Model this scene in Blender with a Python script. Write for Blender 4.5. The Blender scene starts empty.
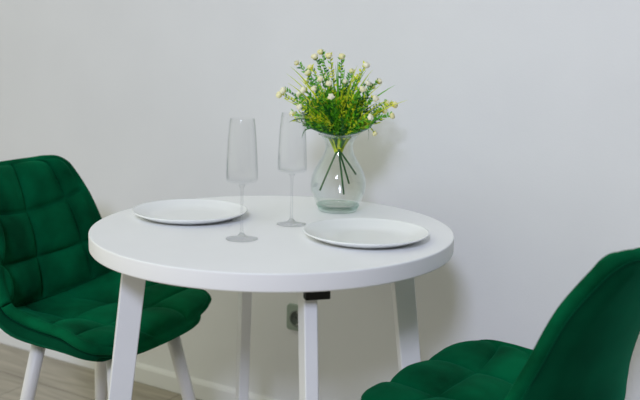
import bpy, bmesh, math, random
from mathutils import Vector, Matrix, noise
PI = math.pi
rnd = random.Random(7)
S = bpy.context.scene
C = S.collection
def R(d): return math.radians(d)

# ------------------------------------------------------------------ materials
def mat(name, col, rough=.5, **kw):
    m = bpy.data.materials.new(name); m.use_nodes = True
    b = m.node_tree.nodes['Principled BSDF']
    b.inputs['Base Color'].default_value = (*col, 1)
    b.inputs['Roughness'].default_value = rough
    for k, v in kw.items():
        b.inputs[k.replace('_', ' ')].default_value = v
    return m
def nodes(m):
    nt = m.node_tree
    return nt, nt.nodes, nt.links, nt.nodes['Principled BSDF']
def noise_color(m, c1, c2, scale, detail=4, stretch=(1, 1, 1), lo=.35, hi=.65, bump=0, bscale=None):
    nt, N, L, b = nodes(m)
    tc = N.new('ShaderNodeTexCoord'); mp = N.new('ShaderNodeMapping'); mp.inputs['Scale'].default_value = stretch
    nz = N.new('ShaderNodeTexNoise'); nz.inputs['Scale'].default_value = scale; nz.inputs['Detail'].default_value = detail
    rp = N.new('ShaderNodeValToRGB'); rp.color_ramp.elements[0].position = lo; rp.color_ramp.elements[1].position = hi
    rp.color_ramp.elements[0].color = (*c1, 1); rp.color_ramp.elements[1].color = (*c2, 1)
    L.new(tc.outputs['Object'], mp.inputs['Vector']); L.new(mp.outputs['Vector'], nz.inputs['Vector'])
    L.new(nz.outputs['Fac'], rp.inputs['Fac']); L.new(rp.outputs['Color'], b.inputs['Base Color'])
    if bump:
        n2 = N.new('ShaderNodeTexNoise'); n2.inputs['Scale'].default_value = bscale or scale * 4
        L.new(mp.outputs['Vector'], n2.inputs['Vector'])
        bp = N.new('ShaderNodeBump'); bp.inputs['Strength'].default_value = bump; bp.inputs['Distance'].default_value = .002
        L.new(n2.outputs['Fac'], bp.inputs['Height']); L.new(bp.outputs['Normal'], b.inputs['Normal'])
    return m

M_wall = noise_color(mat('wall_paint', (.8, .8, .8), .85), (.775, .775, .785), (.80, .80, .81), 3, bump=.12, bscale=180)
M_base = mat('baseboard_white', (.80, .80, .81), .45)
M_table = noise_color(mat('table_laminate', (.85, .85, .86), .42), (.89, .895, .90), (.91, .915, .92), 6)
M_edge = mat('table_edge_band', (.93, .92, .91), .45)
M_tleg = noise_color(mat('leg_powder_coat', (.8, .8, .82), .5), (.85, .85, .86), (.87, .87, .88), 8)
M_black = mat('black_plastic', (.006, .006, .007), .6)
M_cleg = noise_color(mat('chair_leg_white', (.8, .78, .76), .45), (.79, .77, .75), (.82, .80, .78), 8)
M_ceramic = mat('white_ceramic', (.92, .935, .93), .22, Coat_Weight=.25)
M_sock = noise_color(mat('socket_plastic', (.5, .53, .5), .35), (.27, .33, .28), (.30, .36, .31), 5)
M_sockd = mat('socket_recess', (.16, .19, .17), .5)
M_hole = mat('socket_hole', (.004, .004, .004), .6)
M_metal = mat('socket_contact', (.6, .6, .58), .3, Metallic=1)

def velvet(name, c1, c2, sh=.07):
    m = mat(name, c1, .85)
    b = m.node_tree.nodes['Principled BSDF']
    b.inputs['Sheen Weight'].default_value = sh
    b.inputs['Sheen Roughness'].default_value = .45
    b.inputs['Sheen Tint'].default_value = (.0, .9, .42, 1)
    b.inputs['Specular IOR Level'].default_value = .04
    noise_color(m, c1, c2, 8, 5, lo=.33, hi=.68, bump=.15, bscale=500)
    return m
M_velvet = velvet('green_velvet', (.0002, .050, .018), (.0003, .128, .047))
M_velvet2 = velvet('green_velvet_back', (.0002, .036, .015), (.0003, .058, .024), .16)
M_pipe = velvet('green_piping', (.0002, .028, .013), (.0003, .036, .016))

def floor_mat():
    m = mat('laminate_planks', (.3, .27, .22), .42)
    nt, N, L, b = nodes(m)
    tc = N.new('ShaderNodeTexCoord')
    br = N.new('ShaderNodeTexBrick')
    br.inputs['Scale'].default_value = 1; br.inputs['Brick Width'].default_value = 1.29; br.inputs['Row Height'].default_value = .193
    br.inputs['Mortar Size'].default_value = .0015; br.inputs['Mortar Smooth'].default_value = .2
    br.inputs['Color1'].default_value = (.33, .30, .245, 1); br.inputs['Color2'].default_value = (.40, .365, .305, 1)
    br.inputs['Mortar'].default_value = (.10, .085, .07, 1); br.offset = .37
    mp = N.new('ShaderNodeMapping'); mp.inputs['Scale'].default_value = (1.6, 14, 1)
    n1 = N.new('ShaderNodeTexNoise'); n1.inputs['Scale'].default_value = 1.6; n1.inputs['Detail'].default_value = 6
    n1.inputs['Distortion'].default_value = 1.2
    rp = N.new('ShaderNodeValToRGB'); rp.color_ramp.elements[0].position = .32; rp.color_ramp.elements[1].position = .68
    rp.color_ramp.elements[0].color = (.80, .77, .72, 1); rp.color_ramp.elements[1].color = (1.22, 1.2, 1.16, 1)
    mx = N.new('ShaderNodeMix'); mx.data_type = 'RGBA'; mx.blend_type = 'MULTIPLY'; mx.inputs['Factor'].default_value = 1
    L.new(tc.outputs['Object'], br.inputs['Vector']); L.new(tc.outputs['Object'], mp.inputs['Vector'])
    L.new(mp.outputs['Vector'], n1.inputs['Vector']); L.new(n1.outputs['Fac'], rp.inputs['Fac'])
    L.new(br.outputs['Color'], mx.inputs['A']); L.new(rp.outputs['Color'], mx.inputs['B'])
    L.new(mx.outputs['Result'], b.inputs['Base Color'])
    bp = N.new('ShaderNodeBump'); bp.inputs['Strength'].default_value = .15; bp.inputs['Distance'].default_value = .002
    L.new(n1.outputs['Fac'], bp.inputs['Height']); L.new(bp.outputs['Normal'], b.inputs['Normal'])
    return m
M_floor = floor_mat()

def glass(name, clear, edge, ior=1.45, rough=.01, gain=1.0):
    """thin clear glass: light passes straight through a thin wall, more is absorbed and mirrored at grazing angles"""
    m = bpy.data.materials.new(name); m.use_nodes = True
    nt = m.node_tree; N = nt.nodes; L = nt.links; N.remove(N['Principled BSDF']); out = N['Material Output']
    lw = N.new('ShaderNodeLayerWeight'); lw.inputs['Blend'].default_value = .25
    mx = N.new('ShaderNodeMix'); mx.data_type = 'RGBA'
    mx.inputs['A'].default_value = (*clear, 1); mx.inputs['B'].default_value = (*edge, 1)
    L.new(lw.outputs['Facing'], mx.inputs['Factor'])
    tr = N.new('ShaderNodeBsdfTransparent'); L.new(mx.outputs['Result'], tr.inputs['Color'])
    gl = N.new('ShaderNodeBsdfGlossy'); gl.inputs['Roughness'].default_value = rough; gl.inputs['Color'].default_value = (1, 1, 1, 1)
    l2 = N.new('ShaderNodeLayerWeight'); l2.inputs['Blend'].default_value = .5
    pw = N.new('ShaderNodeMath'); pw.operation = 'POWER'; pw.inputs[1].default_value = 3.5; L.new(l2.outputs['Facing'], pw.inputs[0])
    ma = N.new('ShaderNodeMath'); ma.operation = 'MULTIPLY_ADD'; ma.inputs[1].default_value = gain; ma.inputs[2].default_value = .025; ma.use_clamp = True
    L.new(pw.outputs[0], ma.inputs[0])
    ms = N.new('ShaderNodeMixShader'); L.new(ma.outputs[0], ms.inputs['Fac'])
    L.new(tr.outputs[0], ms.inputs[1]); L.new(gl.outputs[0], ms.inputs[2]); L.new(ms.outputs[0], out.inputs['Surface'])
    return m
M_flute = glass('crystal', (.997, .998, .998), (.86, .87, .88), 1.45, .01, .38)
M_fstem = glass('crystal_solid', (.97, .972, .975), (.70, .72, .74), 1.45, .02, 1.0)
M_vbase = glass('vase_base_glass', (.94, .975, .96), (.50, .74, .66), 1.5, .01, .8)
M_vase = glass('vase_glass', (.993, .997, .995), (.80, .87, .86), 1.5, .01, 1.0)
M_vrim = glass('vase_thick_glass', (.74, .87, .83), (.10, .36, .29), 1.5, .01, 1)

def leafmat(name, c1, c2):
    m = mat(name, c1, .5, Subsurface_Weight=0)
    noise_color(m, c1, c2, 30, 2)
    return m
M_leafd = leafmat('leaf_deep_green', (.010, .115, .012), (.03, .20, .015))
M_leafm = leafmat('leaf_green', (.08, .40, .008), (.20, .55, .012))
M_leafy = leafmat('leaf_yellow_green', (.52, .68, .010), (.80, .82, .03))
M_stem = leafmat('stem_green', (.008, .075, .014), (.025, .14, .02))
M_wrap = leafmat('binding_green', (.012, .07, .018), (.03, .13, .03))
M_petal = leafmat('petal_cream', (.95, .88, .52), (.97, .93, .70))
M_yellow = leafmat('petal_base_yellow', (.88, .74, .05), (.93, .84, .16))
M_petalp = leafmat('petal_pale_yellow', (.95, .86, .38), (.97, .91, .52))

# ------------------------------------------------------------------ helpers
def obj(name, bm, mats, parent=None, smooth=True, loc=None, bevel=0, label=None):
    me = bpy.data.meshes.new(name)
    bm.normal_update()
    for f in bm.faces: f.smooth = smooth
    bm.to_mesh(me); bm.free()
    for m in (mats if isinstance(mats, (list, tuple)) else [mats]): me.materials.append(m)
    o = bpy.data.objects.new(name, me); C.objects.link(o)
    if parent: o.parent = parent
    if loc is not None: o.location = loc
    if bevel:
        md = o.modifiers.new('bevel', 'BEVEL'); md.width = bevel; md.segments = 3; md.limit_method = 'ANGLE'; md.angle_limit = R(35)
        md.harden_normals = True
    if label: o['label'] = label
    return o
def tag(o, label, cat, group=None, kind=None):
    if label: o['label'] = label
    if cat: o['category'] = cat
    if group: o['group'] = group
    if kind: o['kind'] = kind
    return o
def thing(name, loc, rz, label, cat, group=None):
    o = bpy.data.objects.new(name, None); C.objects.link(o); o.empty_display_size = .05
    o.location = loc; o.rotation_euler = (0, 0, rz)
    return tag(o, label, cat, group)
def box(bm, x0, x1, y0, y1, z0, z1, mtx=None):
    vs = [Vector((x, y, z)) for x in (x0, x1) for y in (y0, y1) for z in (z0, z1)]
    if mtx: vs = [mtx @ v for v in vs]
    v = [bm.verts.new(p) for p in vs]
    for q in ((0, 1, 3, 2), (4, 6, 7, 5), (0, 4, 5, 1), (2, 3, 7, 6), (0, 2, 6, 4), (1, 5, 7, 3)):
        bm.faces.new([v[i] for i in q])
def lathe(prof, n=64, closed=False, zfun=None, caps=(True, True)):
    """prof: list of (r, z). zfun(r, z, a) -> (r, z)."""
    bm = bmesh.new(); rings = []
    for r, z in prof:
        if r < 1e-6: rings.append([bm.verts.new((0, 0, z))]); continue
        ring = []
        for i in range(n):
            a = 2 * PI * i / n
            rr, zz = zfun(r, z, a) if zfun else (r, z)
            ring.append(bm.verts.new((rr * math.cos(a), rr * math.sin(a), zz)))
        rings.append(ring)
    pairs = list(zip(rings, rings[1:]))
    if closed: pairs.append((rings[-1], rings[0]))
    for A, B in pairs:
        for i in range(n):
            j = (i + 1) % n
            if len(A) == 1 and len(B) == 1: continue
            if len(A) == 1: bm.faces.new((A[0], B[j], B[i]))
            elif len(B) == 1: bm.faces.new((A[i], A[j], B[0]))
            else: bm.faces.new((A[i], A[j], B[j], B[i]))
    if not closed:
        if caps[0] and len(rings[0]) > 1: bm.faces.new(rings[0][::-1])
        if caps[1] and len(rings[-1]) > 1: bm.faces.new(rings[-1])
    bmesh.ops.recalc_face_normals(bm, faces=bm.faces)
    return bm
def tube(bm, pts, rad, n=8, mi=0):
    """tapered tube along points; rad: float or list"""
    pts = [Vector(p) for p in pts]; k = len(pts)
    rad = rad if isinstance(rad, (list, tuple)) else [rad] * k
    up = Vector((.13, .97, .21)); rings = []
    for i, p in enumerate(pts):
        t = (pts[min(i + 1, k - 1)] - pts[max(i - 1, 0)]).normalized()
        a = t.cross(up)
        if a.length < .1: a = t.cross(Vector((1, 0, 0)))
        a.normalize(); b = t.cross(a)
        rings.append([bm.verts.new(p + (a * math.cos(2 * PI * j / n) + b * math.sin(2 * PI * j / n)) * rad[i]) for j in range(n)])
    fs = []
    for A, B in zip(rings, rings[1:]):
        for j in range(n):
            fs.append(bm.faces.new((A[j], A[(j + 1) % n], B[(j + 1) % n], B[j])))
    fs.append(bm.faces.new(rings[0][::-1])); fs.append(bm.faces.new(rings[-1]))
    for f in fs: f.material_index = mi
def interp(tab, v):
    """Catmull-Rom through (v, x, y, ...) rows"""
    n = len(tab); i = 0
    while i < n - 2 and v > tab[i + 1][0]: i += 1
    p1, p2 = tab[i], tab[i + 1]; p0 = tab[max(i - 1, 0)]; p3 = tab[min(i + 2, n - 1)]
    h = p2[0] - p1[0]; t = (v - p1[0]) / h
    out = []
    for c in range(1, len(p1)):
        m1 = (p2[c] - p0[c]) / max(p2[0] - p0[0], 1e-6) * h
        m2 = (p3[c] - p1[c]) / max(p3[0] - p1[0], 1e-6) * h
        out.append((2 * t**3 - 3 * t**2 + 1) * p1[c] + (t**3 - 2 * t**2 + t) * m1 + (-2 * t**3 + 3 * t**2) * p2[c] + (t**3 - t**2) * m2)
    return out

# ------------------------------------------------------------------ setting
WA = R(-30.89)                                 # the wall's run in plan
wd = Vector((math.cos(WA), math.sin(WA), 0)); wn = Vector((math.sin(WA), -math.cos(WA), 0))   # wn points into the room
W0 = Vector((-.449, 2.775, 0)) - wn * .0
def wallobj(name, bm, m, **k):
    o = obj(name, bm, m, smooth=False, **k); o.location = W0; o.rotation_euler = (0, 0, WA); o['kind'] = 'structure'; return o
bm = bmesh.new(); box(bm, -4, 4, .012, .20, 0, 2.8); wallobj('wall_back', bm, M_wall)
bm = bmesh.new()
bsec = [(.012, 0), (0, 0), (-.001, .004), (-.001, .052), (.002, .060), (.008, .065), (.012, .065)]
ra = [bm.verts.new((-4, y, z)) for y, z in bsec]; rb = [bm.verts.new((4, y, z)) for y, z in bsec]
for i in range(len(bsec)):
    j = (i + 1) % len(bsec); bm.faces.new((ra[i], ra[j], rb[j], rb[i]))
bm.faces.new(ra[::-1]); bm.faces.new(rb); bmesh.ops.recalc_face_normals(bm, faces=bm.faces)
wallobj('baseboard_back', bm, M_base)
bm = bmesh.new(); box(bm, -4, 4, -6, .2, -.05, 0); wallobj('floor', bm, M_floor)

# ------------------------------------------------------------------ wall socket
def on_wall(s, z, off=0): return W0 + wd * s + wn * (off - .012) + Vector((0, 0, z))
SX = .452
t = thing('wall_socket', on_wall(SX, .342), WA, 'grey-green round power socket in a square frame low on the wall', 'power socket')
bm = bmesh.new(); n = 40; hw = .0405
sq = []; ci = []; sb = []
for i in range(n):
    a = 2 * PI * (i + .5) / n; c, s = math.cos(a), math.sin(a); k = hw / max(abs(c), abs(s))
    k = min(k, hw * 1.385); x, z = k * c, k * s
    sb.append(bm.verts.new((x, 0, z))); sq.append(bm.verts.new((x * .95, -.009, z * .95))); ci.append(bm.verts.new((.0275 * c, -.0105, .0275 * s)))
for i in range(n):
    j = (i + 1) % n
    bm.faces.new((sb[i], sb[j], sq[j], sq[i])); bm.faces.new((sq[i], sq[j], ci[j], ci[i]))
bm.faces.new(sb[::-1]); bmesh.ops.recalc_face_normals(bm, faces=bm.faces)
obj('cover_frame', bm, M_sock, t, smooth=False)
bm = lathe([(.0275, .0105), (.0262, .0130), (.0225, .0130), (.0215, .0110), (.0198, .0030), (0, .0025)], 48, caps=(False, False))
o = obj('socket_well', bm, M_sockd, t); o.rotation_euler = (R(90), 0, 0)
for sx in (-.0095, .0095):
    bm = lathe([(0, .0024), (.0026, .0024), (.0026, .0034), (0, .0034)], 16)
    o = obj('contact_hole', bm, M_hole, t); o.rotation_euler = (R(90), 0, 0); o.location = (sx, 0, 0)
for sz in (-1, 1):
    bm = bmesh.new(); box(bm, -.003, .003, -.011, -.003, sz * .0185 - .0015, sz * .0185 + .0015)
    obj('earth_clip', bm, M_metal, t, smooth=False)

# ------------------------------------------------------------------ round table
TC = Vector((-.103, 1.942, 0)); TZ = .75; TT = .037
t = thing('round_table', TC, R(15.77), 'round white dining table on four splayed flat legs beside the wall', 'table')
bm = lathe([(0, TZ - TT), (.3955, TZ - TT), (.3985, TZ - TT + .0012), (.4, TZ - TT + .004), (.4, TZ - .0035), (.3993, TZ - .0012), (.3975, TZ), (.2, TZ), (0, TZ)], 160)
o = obj('tabletop', bm, [M_table, M_edge], t)
for f in o.data.polygons:
    if abs(f.normal.z) < .75: f.material_index = 1
md = o.modifiers.new('wn', 'WEIGHTED_NORMAL')
r0, sl = .300, .125
for k in range(4):
    az = PI + k * PI / 2
    def P(r, tg, z):
        return Vector((r * math.cos(az) - tg * math.sin(az), r * math.sin(az) + tg * math.cos(az), z))
    bm = bmesh.new(); v = []
    for z in (0.006, TZ - TT - .0005):
        rc = r0 + sl * (.714 - z)
        hr = .026 if z > .3 else .024
        for dr, tg in ((-hr, -.0135), (hr, -.0135), (hr, .0135), (-hr, .0135)): v.append(bm.verts.new(P(rc + dr, tg, z)))
    for q in ((3, 2, 1, 0), (4, 5, 6, 7), (0, 1, 5, 4), (1, 2, 6, 5), (2, 3, 7, 6), (3, 0, 4, 7)): bm.faces.new([v[i] for i in q])
    leg = obj('leg', bm, M_tleg, t, smooth=True, bevel=.003)
    bm = bmesh.new(); rc = r0 + sl * .714
    m = Matrix.Rotation(az, 4, 'Z'); box(bm, rc - .023, rc + .023, -.0125, .0125, 0, .006, m)
    obj('foot_pad', bm, M_black, leg, smooth=False)
# cross rails under the top, between opposite legs
for az, dz in ((0, 0), (PI / 2, .0)):
    bm = bmesh.new()
    m = Matrix.Rotation(az, 4, 'Z')
    if az == 0: box(bm, -.272, .272, -.0125, .0125, TZ - TT - .032, TZ - TT - .0005, m)
    else:
        box(bm, -.272, -.0127, -.0125, .0125, TZ - TT - .032, TZ - TT - .0005, m); box(bm, .0127, .272, -.0125, .0125, TZ - TT - .032, TZ - TT - .0005, m)
    obj('under_rail', bm, M_tleg, t, smooth=False)
bm = bmesh.new()
box(bm, r0 + .0306, r0 + .050, -.0155, .0326, TZ - TT - .030, TZ - TT - .0005, Matrix.Rotation(3 * PI / 2, 4, 'Z'))
obj('mounting_block', bm, M_black, t, smooth=False, bevel=.001, label='black block where the front leg meets the tabletop')

# ------------------------------------------------------------------ tufted velvet chair
# profile tables in the chair's own frame: x forward from the front edge, y left, z up
CEN = [(0, .0120, .442), (.04, -.002, .458), (.10, -.0500, .4655), (.25, -.174, .4605), (.4, -.31, .45), (.46, -.365, .45), (.5, -.4, .466), (.54, -.405, .5), (.65, -.420, .6), (.8, -.453, .715), (.93, -.487, .801), (.97, -.496, .816), (1, -.503, .8212)]
EDG = [(0, -.0160, .160, .447), (.03, -.019, .200, .4561), (.07, -.031, .228, .4669), (.13, -.064, .240, .4776), (.25, -.132, .222, .4868), (.375, -.2155, .208, .489), (.44, -.268, .206, .4972), (.5, -.3133, .207, .5180), (.62, -.3551, .194, .6053), (.75, -.4001, .177, .7167), (.86, -.4502, .165, .7960), (.93, -.4670, .153, .8150), (.97, -.4774, .136, .8215), (1, -.4899, .110, .8225)]
KA = 1.15
def surf(u, v):
    cx, cz = interp(CEN, v); ex, ey, ez = interp(EDG, v)
    a = abs(u); w = (1 - math.cos(KA * a)) / (1 - math.cos(KA))
    if v < .5: w = w * (.35 + .65 * v / .5) + a**3.2 * (.65 * (1 - v / .5))
    return Vector((cx + (ex - cx) * w, ey * math.sin(KA * u) / math.sin(KA), cz + (ez - cz) * w))
def nrm(u, v):
    e = 2e-3; u = max(-.86, min(.86, u)); v = max(.05, min(.94, v))
    du = surf(min(u + e, 1), v) - surf(max(u - e, -1), v)
    dv = surf(u, min(v + e, 1)) - surf(u, max(v - e, 0))
    n = dv.cross(du)
    return -n.normalized() if n.length > 1e-12 else Vector((0, 0, 1))
if nrm(0, .25).z < 0:
    _n = nrm
    def nrm(u, v): return -_n(u, v)
UCS = [-1, -.30, .30, 1]; UCB = [-1, -.65, 0, .65, 1]
VC = [0, .19, .335, .5, .622, .777, 1]
def cellpos(cs, x):
    for a, b in zip(cs, cs[1:]):
        if x <= b + 1e-9: return (x - a) / (b - a)
    return 1
def tuft(u, v, seat):
    a = max(math.sin(PI * cellpos(UCS if seat else UCB, u)), 0); b = max(math.sin(PI * cellpos(VC, v)), 0)
    h = (a**.42) * (b**.42)
    wr = noise.noise(Vector((u * 5, v * 11, 3.1))) * .0025
    return (.023 if seat else .029) * h - (.010 if seat else .013) + wr * h
def axis(cs, per):
    out = []
    for a, b in zip(cs, cs[1:]):
        for i in range(per):
            f = i / per; f = .5 - .5 * math.cos(PI * f) * (1) if True else f
            out.append(a + (b - a) * (.45 * f + .55 * i / per))
    out.append(cs[-1]); return out
def cushion(v0, v1, T, nb=7):
    """closed pillow: tufted face, rounded rim, plain underside"""
    UG = axis(UCS, 22) if v0 == 0 else axis(UCB, 16)
    VG = [v for v in axis(VC, 18) if v0 - 1e-9 <= v <= v1 + 1e-9]
    bm = bmesh.new(); nu, nv = len(UG), len(VG)
    base = [[surf(u, v) for v in VG] for u in UG]; nn = [[nrm(u, v) for v in VG] for u in UG]
    def edgefade(u, v):
        e = 1 - abs(u)
        if v0 == 0: e = min(e, (v - v0) * 3.2)
        if v1 == 1: e = min(e, (v1 - v) * 3.2)
        return min(1, e / .10)
    top = [[None] * nv for _ in UG]; bot = [[None] * nv for _ in UG]
    for i, u in enumerate(UG):
        for j, v in enumerate(VG):
            k = edgefade(u, v)
            h = tuft(u, v, v0 == 0) * (k if True else 1)
            top[i][j] = bm.verts.new(base[i][j] + nn[i][j] * h)
            bot[i][j] = bm.verts.new(base[i][j] - nn[i][j] * T)
    for i in range(nu - 1):
        for j in range(nv - 1):
            bm.faces.new((top[i][j], top[i + 1][j], top[i + 1][j + 1], top[i][j + 1]))
            bm.faces.new((bot[i][j], bot[i][j + 1], bot[i + 1][j + 1], bot[i + 1][j]))
    loop = [(i, 0) for i in range(nu)] + [(nu - 1, j) for j in range(1, nv)] + [(i, nv - 1) for i in range(nu - 2, -1, -1)] + [(0, j) for j in range(nv - 2, 0, -1)]
    m = len(loop); rings = [[top[i][j] for i, j in loop]]
    cen = sum((base[i][j] for i, j in loop), Vector()) / m
    O = []
    for k, (i, j) in enumerate(loop):
        a = loop[(k - 1) % m]; b = loop[(k + 1) % m]
        tg = base[b[0]][b[1]] - base[a[0]][a[1]]
        o_ = tg.cross(nn[i][j])
        O.append(o_.normalized())
    if sum(O[k].dot(base[i][j] - cen) for k, (i, j) in enumerate(loop)) < 0: O = [-x for x in O]
    for s in range(1, nb):
        th = PI * s / nb; ring = []
        for k, (i, j) in enumerate(loop):
            v = VG[j]; bul = .013
            if (v0 > 0 and j == 0) or (v1 < 1 and j == nv - 1): bul = -.001
            ring.append(bm.verts.new(base[i][j] + O[k] * bul * math.sin(th) - nn[i][j] * T * (1 - math.cos(th)) / 2))
        rings.append(ring)
    rings.append([bot[i][j] for i, j in loop])
    for A, B in zip(rings, rings[1:]):
        for k in range(m):
            l = (k + 1) % m; bm.faces.new((A[k], B[k], B[l], A[l]))
    bmesh.ops.recalc_face_normals(bm, faces=bm.faces)
    return bm
def shell(T0, T1):
    """plain outer upholstery: a bowl under and behind the cushions"""
    VG = [i / 56 for i in range(57)]; U2 = [-1 + 2 * i / 40 for i in range(41)]
    bm = bmesh.new(); nu, nv = len(U2), len(VG)
    base = [[surf(.955 * u, .018 + .966 * v) for v in VG] for u in U2]; nn = [[nrm(.955 * u, .018 + .966 * v) for v in VG] for u in U2]
    a_ = [[bm.verts.new(base[i][j] - nn[i][j] * T0) for j in range(nv)] for i in range(nu)]
    def thick(i, j):
        e = min(1 - abs(U2[i]), VG[j] * 3, (1 - VG[j]) * 3)
        k = max(0, min(1, (.60 - VG[j]) / .15)); ext = k * (.010 + .012 * abs(U2[i])**2 * min(1, VG[j] * 4))
        return T0 + (T1 - T0) * min(1, (.35 + e / .25)) + ext
    b_ = [[bm.verts.new(base[i][j] - nn[i][j] * thick(i, j)) for j in range(nv)] for i in range(nu)]
    for i in range(nu - 1):
        for j in range(nv - 1):
            bm.faces.new((a_[i][j], a_[i + 1][j], a_[i + 1][j + 1], a_[i][j + 1]))
            bm.faces.new((b_[i][j], b_[i][j + 1], b_[i + 1][j + 1], b_[i + 1][j]))
    loop = [(i, 0) for i in range(nu)] + [(nu - 1, j) for j in range(1, nv)] + [(i, nv - 1) for i in range(nu - 2, -1, -1)] + [(0, j) for j in range(nv - 2, 0, -1)]
    m = len(loop); cen = sum((base[i][j] for i, j in loop), Vector()) / m; O = []
    for k, (i, j) in enumerate(loop):
        a = loop[(k - 1) % m]; b = loop[(k + 1) % m]
        O.append((base[b[0]][b[1]] - base[a[0]][a[1]]).cross(nn[i][j]).normalized())
    if sum(O[k].dot(base[i][j] - cen) for k, (i, j) in enumerate(loop)) < 0: O = [-x for x in O]
    rings = [[a_[i][j] for i, j in loop]]
    for s in range(1, 6):
        th = PI * s / 6
        rings.append([bm.verts.new(base[i][j] + O[k] * .007 * math.sin(th) - nn[i][j] * (T0 + (thick(i, j) - T0) * (1 - math.cos(th)) / 2)) for k, (i, j) in enumerate(loop)])
    rings.append([b_[i][j] for i, j in loop])
    for A, B in zip(rings, rings[1:]):
        for k in range(m):
            l = (k + 1) % m; bm.faces.new((A[k], B[k], B[l], A[l]))
    bmesh.ops.recalc_face_normals(bm, faces=bm.faces)
    pipe = [base[i][j] + O[k] * .0035 - nn[i][j] * (T0 + .003) for k, (i, j) in enumerate(loop)]
    return bm, pipe
def make_chair(name, label):
    t = thing(name, (0, 0, 0), 0, label, 'chair', 'green velvet chairs at the round table')
    obj('seat', cushion(0, .5, .026), M_velvet, t)
    obj('backrest', cushion(.5, 1, .026), M_velvet, t)
    bm, pipe = shell(.0262, .042)
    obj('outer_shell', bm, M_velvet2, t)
    bm = bmesh.new(); n = 8; rings = []; m = len(pipe)
    for k, p in enumerate(pipe):
        tg = (pipe[(k + 1) % m] - pipe[(k - 1) % m]).normalized(); a = tg.cross(Vector((.3, .2, 1))).normalized(); b = tg.cross(a)
        rings.append([bm.verts.new(p + (a * math.cos(2 * PI * j / n) + b * math.sin(2 * PI * j / n)) * .0024) for j in range(n)])
    for k in range(m):
        A, B = rings[k], rings[(k + 1) % m]
        # match ring phase
        for j in range(n): bm.faces.new((A[j], A[(j + 1) % n], B[(j + 1) % n], B[j]))
    bmesh.ops.recalc_face_normals(bm, faces=bm.faces)
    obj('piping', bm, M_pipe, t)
    # under frame and legs
    cx = -.195
    bm = bmesh.new()
    for s in (-1, 1):
        m4 = Matrix.Translation((cx, 0, 0)) @ Matrix.Rotation(s * PI / 4, 4, 'Z')
        box(bm, -.175, .175, -.0125, .0125, .383 if s > 0 else .3835, .405 if s > 0 else .4045, m4)
    obj('leg_frame', bm, M_cleg, t, smooth=False)
    for k in range(4):
        az = PI / 4 + k * PI / 2; d = Vector((math.cos(az), math.sin(az), 0)); c0 = Vector((cx, 0, 0))
        top = c0 + d * .160 + Vector((0, 0, .425)); bot = c0 + d * (.163 + .222 * .425) + Vector((0, 0, .008))
        bm = bmesh.new(); tube(bm, [top, bot.lerp(top, .5), bot], [.0185, .0175, .0165], 24)
        leg = obj('leg', bm, M_cleg, t)
        bm = bmesh.new(); tube(bm, [bot + Vector((0, 0, .001)), bot - Vector((0, 0, .008))], [.016, .016], 20); obj('foot_cap', bm, M_black, leg)
    return t
def copy_tree(o, parent=None):
    c = o.copy(); C.objects.link(c)
    if parent: c.parent = parent
    for ch in list(o.children): copy_tree(ch, c)
    return c
def place(t, F, ang): t.location = (F[0], F[1], 0); t.rotation_euler = (0, 0, R(ang))
ch1 = make_chair('dining_chair', 'green velvet tufted chair at the left of the table, seen from its front')
ch2 = copy_tree(ch1); ch2['label'] = 'green velvet tufted chair at the lower right, its plain outer back towards us'
place(ch1, (-.373, 2.130), -26)
place(ch2, (.200, 1.845), 142.7)

# ------------------------------------------------------------------ plates
def make_plate(name, loc, label):
    pr = [(0, .0030), (.060, .0030), (.085, .0040), (.100, .0075), (.118, .0135), (.1290, .0172), (.1318, .0186), (.1330, .0182), (.1332, .0170), (.1318, .0155),
          (.119, .0095), (.103, .0030), (.088, .0005), (.080, 0), (.076, .0008), (0, .0008)]
    t = obj(name, lathe(pr[::-1], 112), M_ceramic, None, loc=loc)
    return tag(t, label, 'plate', 'white dinner plates on the round table')
make_plate('dinner_plate', (-.302, 2.034, TZ + .0003), 'round white dinner plate on the far left of the tabletop, behind the nearer glass')
make_plate('dinner_plate', (.099, 1.842, TZ + .0003), 'round white dinner plate on the right of the tabletop, in front of the vase')

# ------------------------------------------------------------------ champagne glasses
def make_flute(loc, label, sc=1):
    t = thing('champagne_glass', loc, 0, label, 'glass', 'empty champagne glasses on the round table'); t.scale = (sc, sc, sc)
    bm = lathe([(0, 0), (.0335, 0), (.0340, .0008), (.0330, .0016), (.022, .0030), (.010, .0060), (.0045, .012), (0, .012)], 64); obj('foot', bm, M_fstem, t)
    bm = lathe([(0, .0121), (.0044, .0121), (.0030, .026), (.0027, .060), (.0028, .095), (.0036, .108), (.0070, .1145), (0, .1145)], 32); obj('stem', bm, M_fstem, t)
    outer = [(.0071, .1147), (.018, .1180), (.0290, .1215), (.0322, .1240), (.0328, .1270), (.0326, .145), (.0316, .175), (.0296, .208), (.0272, .235), (.0254, .2515)]
    inner = [(.0247, .2516), (.0264, .235), (.0288, .208), (.0308, .175), (.0318, .145), (.0319, .130), (.0300, .1265), (.018, .1225), (.006, .1200)]
    bm = lathe([(0, .1147)] + outer + [(.02505, .2521)] + inner + [(0, .1195)], 96); obj('bowl', bm, M_flute, t)
    return t
make_flute((-.162, 1.815, TZ + .0003), 'tall clear champagne glass beside the left plate, the nearer of the two')
make_flute((-.064, 1.975, TZ + .0003), 'tall clear champagne glass next to the vase, the farther of the two')

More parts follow.
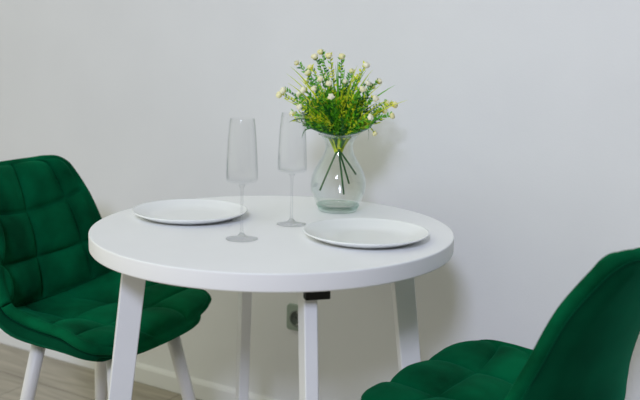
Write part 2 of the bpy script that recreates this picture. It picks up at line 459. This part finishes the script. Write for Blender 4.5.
# ------------------------------------------------------------------ vase
VP = Vector((.044, 2.148, TZ + .0003))
t = thing('flower_vase', VP, 0, 'clear round-bellied glass vase with a flared wavy rim holding flowers', 'vase')
outer = [(.045, .001), (.0475, .004), (.0505, .012), (.0580, .028), (.0665, .048), (.0685, .065), (.0665, .083), (.0590, .103), (.0480, .122), (.0385, .138), (.0342, .152), (.0338, .163), (.0375, .174), (.0490, .1880), (.0630, .1970), (.0735, .2015)]
def wav(r, z, a):
    k = max(0, (z - .160) / .043); return r * (1 + .05 * k * k * math.cos(2 * a)), z + k * k * (.0075 * math.cos(2 * a) + .0035 * math.sin(a * 1 + .5))
inner = [(r - .0026 - (.002 if z < .03 else 0), z + (.0015 if z < .19 else .0024)) for r, z in outer[::-1] if z > .012]
body = outer + [(.0745, .2032)] + inner + [(.046, .0150), (.030, .0110), (0, .0095)]
bm = lathe([(0, .0010)] + body, 112, zfun=wav); obj('body', bm, M_vase, t)
bm = lathe([(0, 0), (.042, .0000), (.0455, .0009), (0, .0009)], 96); obj('base', bm, M_vbase, t, label='thicker green-tinted glass base')
# green ring where the belly meets the base, and the green lip
bm = lathe([(.0480, .0035), (.0512, .012), (.0535, .0165), (.0525, .0172), (.0498, .0125), (.0474, .0040)], 96, closed=True); obj('base_ring', bm, M_vbase, t)
bm = lathe([(.0731, .2010), (.0752, .2024), (.0758, .2042), (.0744, .2058), (.0722, .2044)], 112, closed=True, zfun=wav); obj('lip', bm, M_vrim, t, label='green-tinted glass lip')

# ------------------------------------------------------------------ bouquet
H0, PT, RL, FP = 1.166, R(10.3), R(1.2), 888.9
def view_pt(x, y, depth):
    """a point of the bouquet from where it is seen and how far back (plan y) it grows"""
    u, v = x - 320, y - 200
    u, v = u * math.cos(RL) + v * math.sin(RL), -u * math.sin(RL) + v * math.cos(RL)
    d = Vector((u, FP * math.cos(PT) - v * math.sin(PT), -FP * math.sin(PT) - v * math.cos(PT)))
    return d * (depth / d.y) + Vector((0, 0, H0))
BQ = Vector((.042, 2.150, .903))                # where the stems are bound, inside the neck
bq = thing('flower_bouquet', BQ, 0, 'bouquet of small cream buds, thin grass blades and fine green leaves in the glass vase', 'bouquet')
def loc(p): return Vector(p) - BQ
def bez(a, b, c, n):
    return [a * (1 - s)**2 + b * 2 * s * (1 - s) + c * s * s for s in [i / (n - 1) for i in range(n)]]
def leaflet(bm, p, d, n, L, W, mi):
    s = d.cross(n).normalized()
    q = [p, p + d * L * .45 + s * W + n * L * .08, p + d * L, p + d * L * .45 - s * W + n * L * .08]
    f = bm.faces.new([bm.verts.new(x) for x in q]); f.material_index = mi
def rv(): return Vector((rnd.gauss(0, 1), rnd.gauss(0, 1), rnd.gauss(0, 1))).normalized()
def bud(size, mpet, parent, pos, d):
    bm = bmesh.new(); n = 15; prof = [(.0, 0), (.42, .12), (.80, .42), (1, .85), (.94, 1.25), (.66, 1.6), (.2, 1.72)]
    z = d.normalized(); x = z.orthogonal().normalized(); y = z.cross(x); rings = []
    ph = rnd.random() * 6
    for k, (r, h) in enumerate(prof):
        ring = []
        for i in range(n):
            a = 2 * PI * i / n; rr = r * size * (1 + .20 * math.cos(5 * a + ph) + .08 * math.cos(3 * a))
            ring.append(bm.verts.new(pos + z * (h * size * (1 + .10 * math.cos(5 * a + ph + 1) * (k > 3)) - size * .1) + x * rr * math.cos(a) + y * rr * math.sin(a)))
        rings.append(ring)
    for k, (A, B) in enumerate(zip(rings, rings[1:])):
        for i in range(n):
            f = bm.faces.new((A[i], A[(i + 1) % n], B[(i + 1) % n], B[i])); f.material_index = 1 if k < 2 else 0
    f = bm.faces.new(rings[-1]); bmesh.ops.recalc_face_normals(bm, faces=bm.faces)
    return obj('flower_bud', bm, [mpet, M_yellow], parent)
buds = [(205,50),(183,68),(238,65),(287,68),(112,92),(165,110),(158,132),(205,155),(238,173),(150,165),(180,193),(140,200),(122,217),(246,225),(125,265),(95,292),
        (62,200),(46,217),(298,168),(325,127),(380,102),(388,172),(366,196),(415,232),(395,305),(450,280),(430,165),(480,300),(490,256),(405,185),(132,240),(300,200),(460,250),(345,150)]
front = {(238,173),(246,225),(366,196),(395,305),(388,172),(415,232),(205,155),(125,265),(180,193)}
for bx, by in buds:
    px, py = 270 + bx / 4, 40 + by / 4
    lat = abs(px - 341) / 62; up = max(0, (100 - py) / 48)
    room = math.sqrt(max(.05, 1 - min(1, lat * lat * .8 + up * up * .6))) * .105
    dep = BQ.y + .012 + (-room if (bx, by) in front else rnd.uniform(-.7, 1) * room)
    tip = loc(view_pt(px, py, dep))
    root = Vector((rnd.uniform(-.006, .006), rnd.uniform(-.006, .006), rnd.uniform(-.01, .01)))
    mid = Vector((tip.x * .30, tip.y * .30, max(tip.z * .62, .045)))
    pts = bez(root, mid, tip, 12)
    bm = bmesh.new(); tube(bm, pts, [.0012 - .0006 * i / 11 for i in range(12)], 5, 0)
    yl = 1 if rnd.random() < .45 else 2
    ring_pts = bez(root, mid, tip, 30)
    for i, p in enumerate(ring_pts[10:], 10):
        dd = (ring_pts[min(i + 1, 29)] - ring_pts[i - 1]).normalized()
        for _ in range(3):
            s_ = rv(); s_ = (s_ - dd * s_.dot(dd)).normalized(); e = (s_ + dd * rnd.uniform(.5, 1.2)).normalized()
            leaflet(bm, p, e, dd.cross(e).normalized(), rnd.uniform(.008, .014), .0026, yl if rnd.random() < .7 else rnd.choice((0, 1, 2)))
    br = obj('branch', bm, [M_leafd, M_leafy, M_leafm], bq)
    d = (pts[-1] - pts[-2]).normalized()
    pale = bx > 440 or by < 140 or bx < 110
    bs = rnd.uniform(.0062, .0080); bud(bs, M_petalp if pale and rnd.random() < .7 else M_petal, br, tip - Vector((0, 0, bs * .6)), d)
# fallen-over bud hanging outside the rim at the right
tip = loc(view_pt(374, 132, BQ.y - .05)); pts = bez(Vector((.004, 0, 0)), Vector((.035, -.03, .115)), tip, 14)
bm = bmesh.new(); tube(bm, pts, .0009, 5, 0)
for i in range(6, 14):
    for _ in range(3): leaflet(bm, pts[i], rv(), rv(), .008, .0017, 1)
br = obj('branch', bm, [M_leafd, M_leafy, M_leafm], bq, label='drooping branch over the rim')
bud(.0056, M_petalp, br, tip, Vector((.35, -.3, -.9)))
# grass blades
def blade(root, mid, tip, W, mi_m):
    pts = bez(root, mid, tip, 14); bm = bmesh.new(); rows = []
    for i, p in enumerate(pts):
        dd = (pts[min(i + 1, 13)] - pts[max(i - 1, 0)]).normalized(); s = dd.cross(Vector((.25, -1, .2))).normalized(); n = s.cross(dd)
        w = W * (1 - (i / 13)**2.2) + .00015
        rows.append([bm.verts.new(p + s * w), bm.verts.new(p + n * w * .35), bm.verts.new(p - s * w)])
    for A, B in zip(rows, rows[1:]):
        bm.faces.new((A[0], A[1], B[1], B[0])); bm.faces.new((A[1], A[2], B[2], B[1]))
    return obj('grass_blade', bm, mi_m, bq)
tips = [(80,105),(66,135),(72,172),(112,150),(270,85),(262,100),(350,100),(395,90),(360,130),(500,180),(470,200),(550,240),(520,250),(150,215),(300,110),(330,140),(385,120),(410,120),(90,235),(420,200),(440,220),(210,100),(230,130),(60,215),(190,85),(345,160),(450,175),(470,240)]
for bx, by in tips:
    px, py = 270 + bx / 4, 40 + by / 4
    tip = loc(view_pt(px, py, BQ.y + rnd.uniform(-.07, .07)))
    root = Vector((rnd.uniform(-.008, .008), rnd.uniform(-.008, .008), rnd.uniform(-.012, .01)))
    blade(root, Vector((tip.x * .35, tip.y * .35, max(tip.z * .70, .055))), tip, rnd.uniform(.0022, .0034), M_leafy if rnd.random() < .8 else M_leafm)
for _ in range(62):
    az = rnd.uniform(0, 2 * PI); el = rnd.uniform(.55, 1.35); L = rnd.uniform(.09, .155)
    tip = Vector((math.cos(az) * math.cos(el) * L * 1.05, math.sin(az) * math.cos(el) * L * .85, .045 + math.sin(el) * L * .8))
    blade(Vector((rnd.uniform(-.008, .008), rnd.uniform(-.008, .008), 0)), Vector((tip.x * .3, tip.y * .3, tip.z * .7)), tip, rnd.uniform(.0022, .0034), rnd.choice((M_leafd, M_leafm, M_leafy, M_leafy)))
# long blades drooping over the left and right of the rim
for a, b, w in (((289, 122.5), (306, 112), .0028), ((302, 139), (303, 119), .0026), ((322, 133), (317, 121), .0034), ((368, 141), (374, 112), .0009), ((296, 118), (312, 108), .0028)):
    tip = loc(view_pt(a[0], a[1], BQ.y - .035)); mid = loc(view_pt(b[0], b[1], BQ.y - .03)); mid.z += .006
    blade(Vector((-.003, -.004, .02)), mid, tip, w, M_leafd if w > .001 else M_stem)
# fine dense foliage nobody could count
bm = bmesh.new()
for _ in range(270):
    az = rnd.uniform(0, 2 * PI); el = math.asin(rnd.uniform(.22, 1)); L = rnd.uniform(.6, 1.0)
    tip = Vector((math.cos(az) * math.cos(el) * .108 * L, math.sin(az) * math.cos(el) * .085 * L, .036 + math.sin(el) * .118 * L))
    k = rnd.random(); mi = 1 if (k < .22 + .25 * (tip.z > .10)) else (2 if k < .62 else 0)
    pts = bez(Vector((0, 0, 0)), Vector((tip.x * .35, tip.y * .35, tip.z * .65)), tip, 14)
    for i in range(5, 14):
        dd = (pts[min(i + 1, 13)] - pts[i - 1]).normalized()
        for _k in range(2):
            s_ = rv(); s_ = (s_ - dd * s_.dot(dd)).normalized(); e = (s_ + dd * rnd.uniform(.9, 2.2)).normalized()
            leaflet(bm, pts[i] + rv() * .002, e, dd.cross(e).normalized(), rnd.uniform(.009, .017), .0023, 0 if i < 9 and _k else mi)  # half the lower leaflets go deep green, painting in the crown's inner shade
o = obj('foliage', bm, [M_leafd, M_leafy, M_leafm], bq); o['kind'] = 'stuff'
# bound cone of wire stems inside the neck
bm = bmesh.new()
for k in range(60):
    az = rnd.uniform(0, 2 * PI); r = rnd.uniform(.3, 1)
    tp = Vector((math.cos(az) * .036 * r, math.sin(az) * .032 * r, .056)); a0 = Vector((math.cos(az) * .007 * r, math.sin(az) * .007 * r, -.002))
    tube(bm, [a0, a0.lerp(tp, .4) * .92, tp], .0014, 5, rnd.choice((0, 0, 0, 0, 1)))
o = obj('stem_bundle', bm, [M_leafd, M_leafm], bq); o['kind'] = 'stuff'
bm = lathe([(0, -.012), (.0055, -.012), (.0066, -.009), (.0066, .000), (.0055, .003), (0, .003)], 24); obj('binding', bm, M_wrap, bq)
for (x, y), dy in (((319.8, 190.5), -.018), ((343.8, 194.5), -.030), ((349, 183.5), .020), ((356, 174.5), .012)):
    tip = loc(view_pt(x, y, BQ.y + dy)); a0 = Vector((tip.x * .08, tip.y * .1, -.006))
    bm = bmesh.new(); tube(bm, bez(a0, a0.lerp(tip, .5) + Vector((0, 0, .002)), tip, 8), .0023, 10); obj('stem', bm, M_stem, bq)

# ------------------------------------------------------------------ light
def area(name, locn, target, sx, sy, power, col):
    l = bpy.data.lights.new(name, 'AREA'); l.shape = 'RECTANGLE'; l.size = sx; l.size_y = sy; l.energy = power; l.color = col
    o = bpy.data.objects.new(name, l); C.objects.link(o); o.location = locn
    o.rotation_euler = (Vector(target) - Vector(locn)).to_track_quat('-Z', 'Y').to_euler(); return o
d = Vector((.12, .86, -.47)).normalized()
area('window_light', Vector((-.1, 2.0, .85)) - d * 4.8, (-.1, 2.0, .85), .62, .70, 115, (.725, .785, 1.05))
w = bpy.data.worlds.new('World'); S.world = w; w.use_nodes = True
nt = w.node_tree; N = nt.nodes; L = nt.links; bg = N['Background']
tc = N.new('ShaderNodeTexCoord'); dp = N.new('ShaderNodeVectorMath'); dp.operation = 'DOT_PRODUCT'; dp.inputs[1].default_value = (-.90, -.12, .42)
rp = N.new('ShaderNodeMapRange'); rp.inputs['From Min'].default_value = .12; rp.inputs['From Max'].default_value = .9; rp.inputs['To Min'].default_value = .02; rp.inputs['To Max'].default_value = 1.22
L.new(tc.outputs['Generated'], dp.inputs[0]); L.new(dp.outputs['Value'], rp.inputs['Value'])
bg.inputs['Color'].default_value = (.90, .92, .76, 1); L.new(rp.outputs['Result'], bg.inputs['Strength'])

# ------------------------------------------------------------------ camera
cd = bpy.data.cameras.new('camera'); cam = bpy.data.objects.new('camera', cd); C.objects.link(cam)
cd.sensor_width = 36; cd.lens = 50; cd.clip_start = .05
cam.matrix_world = Matrix.Translation((0, 0, 1.166)) @ Matrix.Rotation(R(90 - 10.3), 4, 'X') @ Matrix.Rotation(R(1.2), 4, 'Z')
cd.dof.use_dof = True; cd.dof.focus_distance = 2.0; cd.dof.aperture_fstop = 3.2
S.camera = cam
S.view_settings.view_transform = 'Standard'; S.view_settings.look = 'None'; S.view_settings.gamma = 1; S.view_settings.use_curve_mapping = False
S.view_settings.exposure = -.09
